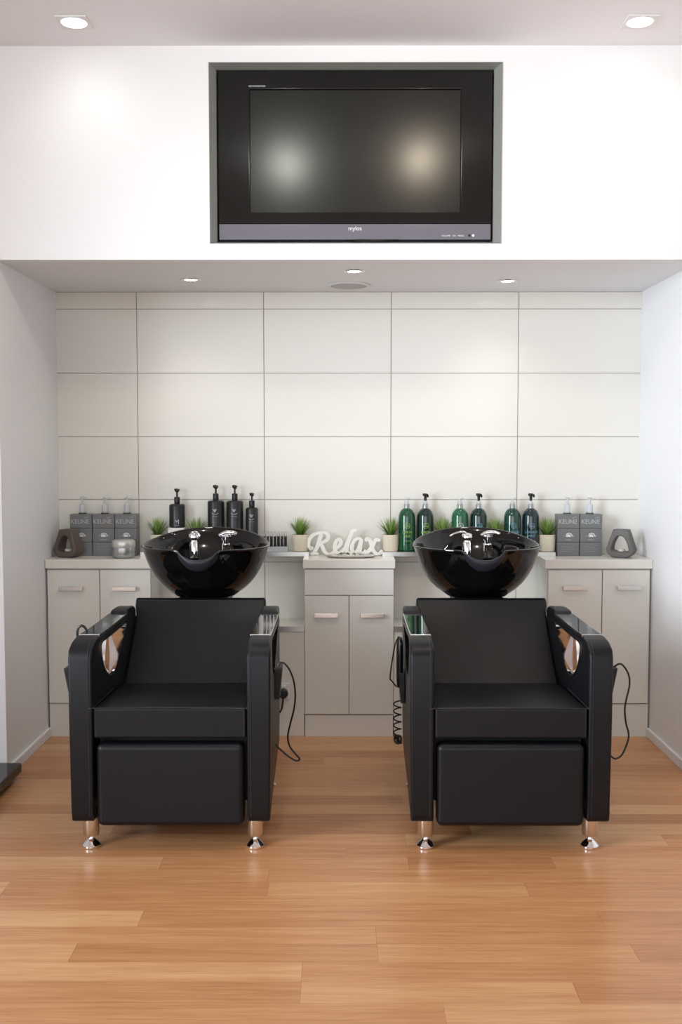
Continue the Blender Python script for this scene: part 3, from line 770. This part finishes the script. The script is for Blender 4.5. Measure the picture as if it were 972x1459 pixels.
# green pump bottles
def green_bottle(label, x, m, pr, line, clear, two):
    t = thing('pump_bottle', label, 'bottle', (x, 4.782, SH), 0, 'green pump bottles'); r_ = .0395
    bm = BM(); lathe(bm, [(0, 0), (r_-.005, 0), (r_, .005), (r_, .160), (r_-.0015, .172), (r_-.006, .184), (r_-.013, .194), (.018, .201), (.0125, .203), (0, .203)], n=44); obj('body', bm, greens[m], t)
    bm = BM(); lathe(bm, [(0, .203), (.0125, .203), (.0125, .222), (.011, .224), (0, .224)], n=24)
    for k in range(12):
        a = 2*PI*k/12; tube(bm, [(.0125*math.cos(a), .0125*math.sin(a), .204), (.0125*math.cos(a), .0125*math.sin(a), .221)], .0009, 4)
    obj('collar', bm, silver, t)
    bm = BM(); lathe(bm, [(.0105, .224), (.0105, .232), (.007, .238), (0, .239)], n=20)
    if clear:
        tube(bm, smooth_path([(0, 0, .236), (0, 0, .246), (.004, -.006, .250), (.010, -.016, .249)], 5), .004, 10)
        obj('pump', bm, clearp, t)
    else:
        obj('pump_neck', bm, clearp, t)
        bm = BM(); lathe(bm, [(0, .238), (.0060, .238), (.0068, .258), (.012, .262), (.0125, .270), (0, .273)], n=20)
        tube(bm, smooth_path([(-.010, .0, .267), (0, -.008, .268), (.008, -.022, .266), (.009, -.030, .258)], 5), .0062, 10, rf=lambda t: 1-.25*t)
        obj('pump', bm, blackp, t)
    bm = BM(); R_ = r_+.0004; zz = .122
    ringp = [(R_*math.sin(.0125*math.cos(q)/R_), -R_*math.cos(.0125*math.cos(q)/R_), zz+.0125*math.sin(q)) for q in [2*PI*k/24 for k in range(25)]]
    tube(bm, ringp, .0009, 5)
    tube(bm, [(-.006, -R_, zz-.004), (0, -R_, zz+.005), (.007, -R_, zz-.002)], .0012, 5); tube(bm, [(-.007, -R_, zz-.005), (.007, -R_, zz-.005)], .0009, 5)
    for k, s in enumerate(line): rtext(bm, s, .0165, 0, .086-.018*k, 0, wrap=R_, wide=.85)
    rtext(bm, two, .0085, 0, .048, 0, wrap=R_)
    for k in range(3): rtext(bm, '- - - - - - -', .006, 0, .034-.008*k, 0, wrap=R_)
    obj('label_print', bm, pr, t, smooth=False)
green_bottle('bright green pump bottle with clear nozzle, first in the green row beside the potted grass', .2985, 'bright', lime, ['LEMON', 'SAGE'], True, 'shampoo')
green_bottle('dark green bottle with black pump, right of the bright green first bottle', .3864, 'deep', lime, ['LEMON', 'SAGE'], False, 'conditioner')
green_bottle('lighter green bottle with clear nozzle in the middle pair behind the right basin', .5506, 'light', whiteprint, ['TEA', 'TREE'], True, 'shampoo')
green_bottle('dark teal bottle with black pump in the middle pair behind the right basin', .6390, 'teal', skyp, ['TEA', 'TREE'], False, 'conditioner')
green_bottle('blue green bottle with clear nozzle in the right pair', .7993, 'bluegreen', skyp, ['LAVENDER', 'MINT'], True, 'shampoo')
green_bottle('navy green bottle with black pump, last in the green row', .8860, 'navy', skyp, ['LAVENDER', 'MINT'], False, 'Moisturizing')

# vial tray
t = thing('vial_tray', 'small clear tray holding the row of glass vials beside the left basin', 'tray', (-.326, 4.765, SH))
bm = BM(); prism(bm, [(-.062, -.022), (.062, -.022), (.062, .022), (-.062, .022)], [], 0, .004, 'xy')
for a, b, c, d in ((-.062, .062, -.022, -.020), (-.062, .062, .020, .022), (-.062, -.060, -.020, .020), (.060, .062, -.020, .020)): box(bm, a, b, c, d, .004, .024)
obj('tray_walls', bm, clearp, t, smooth=False)
v0 = thing('glass_vial', 'small clear glass vial with dark content standing in the tray row', 'vial', (-.376, 4.765, SH+.0045), 0, 'glass vials in the tray')
bm = BM(); lathe(bm, [(0, 0), (.0062, 0), (.0066, .002), (.0066, .070), (.0050, .076), (.0050, .088), (0, .089)], n=16); obj('vial_glass', bm, glass, v0)
bm = BM(); lathe(bm, [(0, .0015), (.0048, .0015), (.0050, .066), (0, .067)], n=14); obj('content', bm, liquid, v0)
for k in range(1, 7): dup(v0, (-.376+.0167*k, 4.765, SH+.0045), 'small clear glass vial with dark content standing in the tray row')

# oval tray with folded star holder on the vanity
t = thing('oval_tray', 'oval silver tray with a small chrome star ornament in front of the Relax sign', 'tray', (.033, 4.690, .8232))
bm = BM(); lathe(bm, [(0, .0005), (.085, .0005), (.105, .002), (.118, .006), (.120, .0075), (.119, .009), (.112, .007), (.10, .004), (0, .003)], n=56, sy=.52); obj('dish', bm, satin, t)
bm = BM()
for k in range(4):
    cx = -.045+.03*k; cz = .013; cy = .020
    v = [bm.verts.new(p) for p in ((cx-.011, cy, cz), (cx, cy-.006, cz+.008), (cx+.011, cy, cz), (cx, cy-.006, cz-.008), (cx, cy-.012, cz), (cx, cy+.006, cz))]
    for a, b in ((0, 1), (1, 2), (2, 3), (3, 0)): bm.faces.new((v[a], v[b], v[4])); bm.faces.new((v[b], v[a], v[5]))
    tube(bm, [(cx, cy, cz-.006), (cx, cy, .004)], .002, 6)
box(bm, -.025, .025, -.02, .008, .0045, .012)
obj('star_ornament', bm, chrome, t, smooth=False)

# Relax sign, cut-out script letters
strokes = [
 [(100, 255), (90, 215), (105, 165), (150, 120), (215, 98), (280, 100), (305, 135), (285, 180), (230, 205), (205, 207)],
 [(235, 108), (215, 160), (195, 225), (170, 285), (140, 322), (112, 322)], [(112, 322), (160, 318), (205, 322)],
 [(100, 255), (122, 268), (143, 250)],
 [(215, 207), (240, 240), (262, 290), (295, 320), (335, 322), (370, 300), (395, 262)], [(395, 262), (430, 225), (442, 190), (425, 168), (405, 172)], [(425, 168), (398, 178), (380, 215), (376, 262), (392, 302), (425, 312), (460, 290), (485, 255)],
 [(485, 255), (515, 200), (545, 130), (560, 80)], [(540, 88), (575, 72), (612, 68)], [(560, 80), (535, 150), (512, 225), (505, 285), (520, 315), (548, 310), (570, 285)],
 [(660, 170), (625, 158), (590, 175), (562, 225), (560, 280), (580, 308), (612, 295), (640, 240), (658, 175)],
 [(664, 160), (650, 220), (642, 280), (655, 315), (685, 312), (712, 285)],
 [(700, 185), (728, 160), (752, 180), (768, 235), (790, 290), (825, 322), (862, 315), (885, 285)],
 [(858, 185), (830, 165), (805, 185), (780, 230), (745, 285), (715, 310), (690, 312)],
]
bm = BM(); YS = 4.765; k_ = YS/1440/7.477
def ribbon(pts, w0, D=.009):
    n = len(pts); A = []
    for i_, p in enumerate(pts):
        tg = (pts[min(i_+1, n-1)]-pts[max(i_-1, 0)]); tg.normalize(); nr = Vector((-tg.z, 0, tg.x))
        ang = abs(tg.z); wd = w0*(.72+.5*ang)
        e_ = min(i_, n-1-i_); wd *= (.55, .85, 1)[min(2, e_)]
        A.append((p-nr*wd, p+nr*wd))
    q = [[bm.verts.new(a+Vector((0, -D, 0))), bm.verts.new(b+Vector((0, -D, 0))), bm.verts.new(b+Vector((0, D, 0))), bm.verts.new(a+Vector((0, D, 0)))] for a, b in A]
    for a, b in zip(q, q[1:]):
        for j in range(4): bm.faces.new((a[j], a[(j+1) % 4], b[(j+1) % 4], b[j]))
    bm.faces.new(q[0]); bm.faces.new(q[-1])
for n_, s_ in enumerate(strokes):
    P3 = [Vector(((u-505)*k_, 0, (330-v_)*k_+.004)) for u, v_ in s_]
    ribbon(smooth_path(P3, 5), .0078, .0075+.0004*n_)
sg = obj('relax_sign', bm, signm, smooth=False, recalc=True, loc=(.0145, 4.768, .8235))
tag(sg, 'white cut-out script lettering reading Relax on the centre vanity', 'sign')
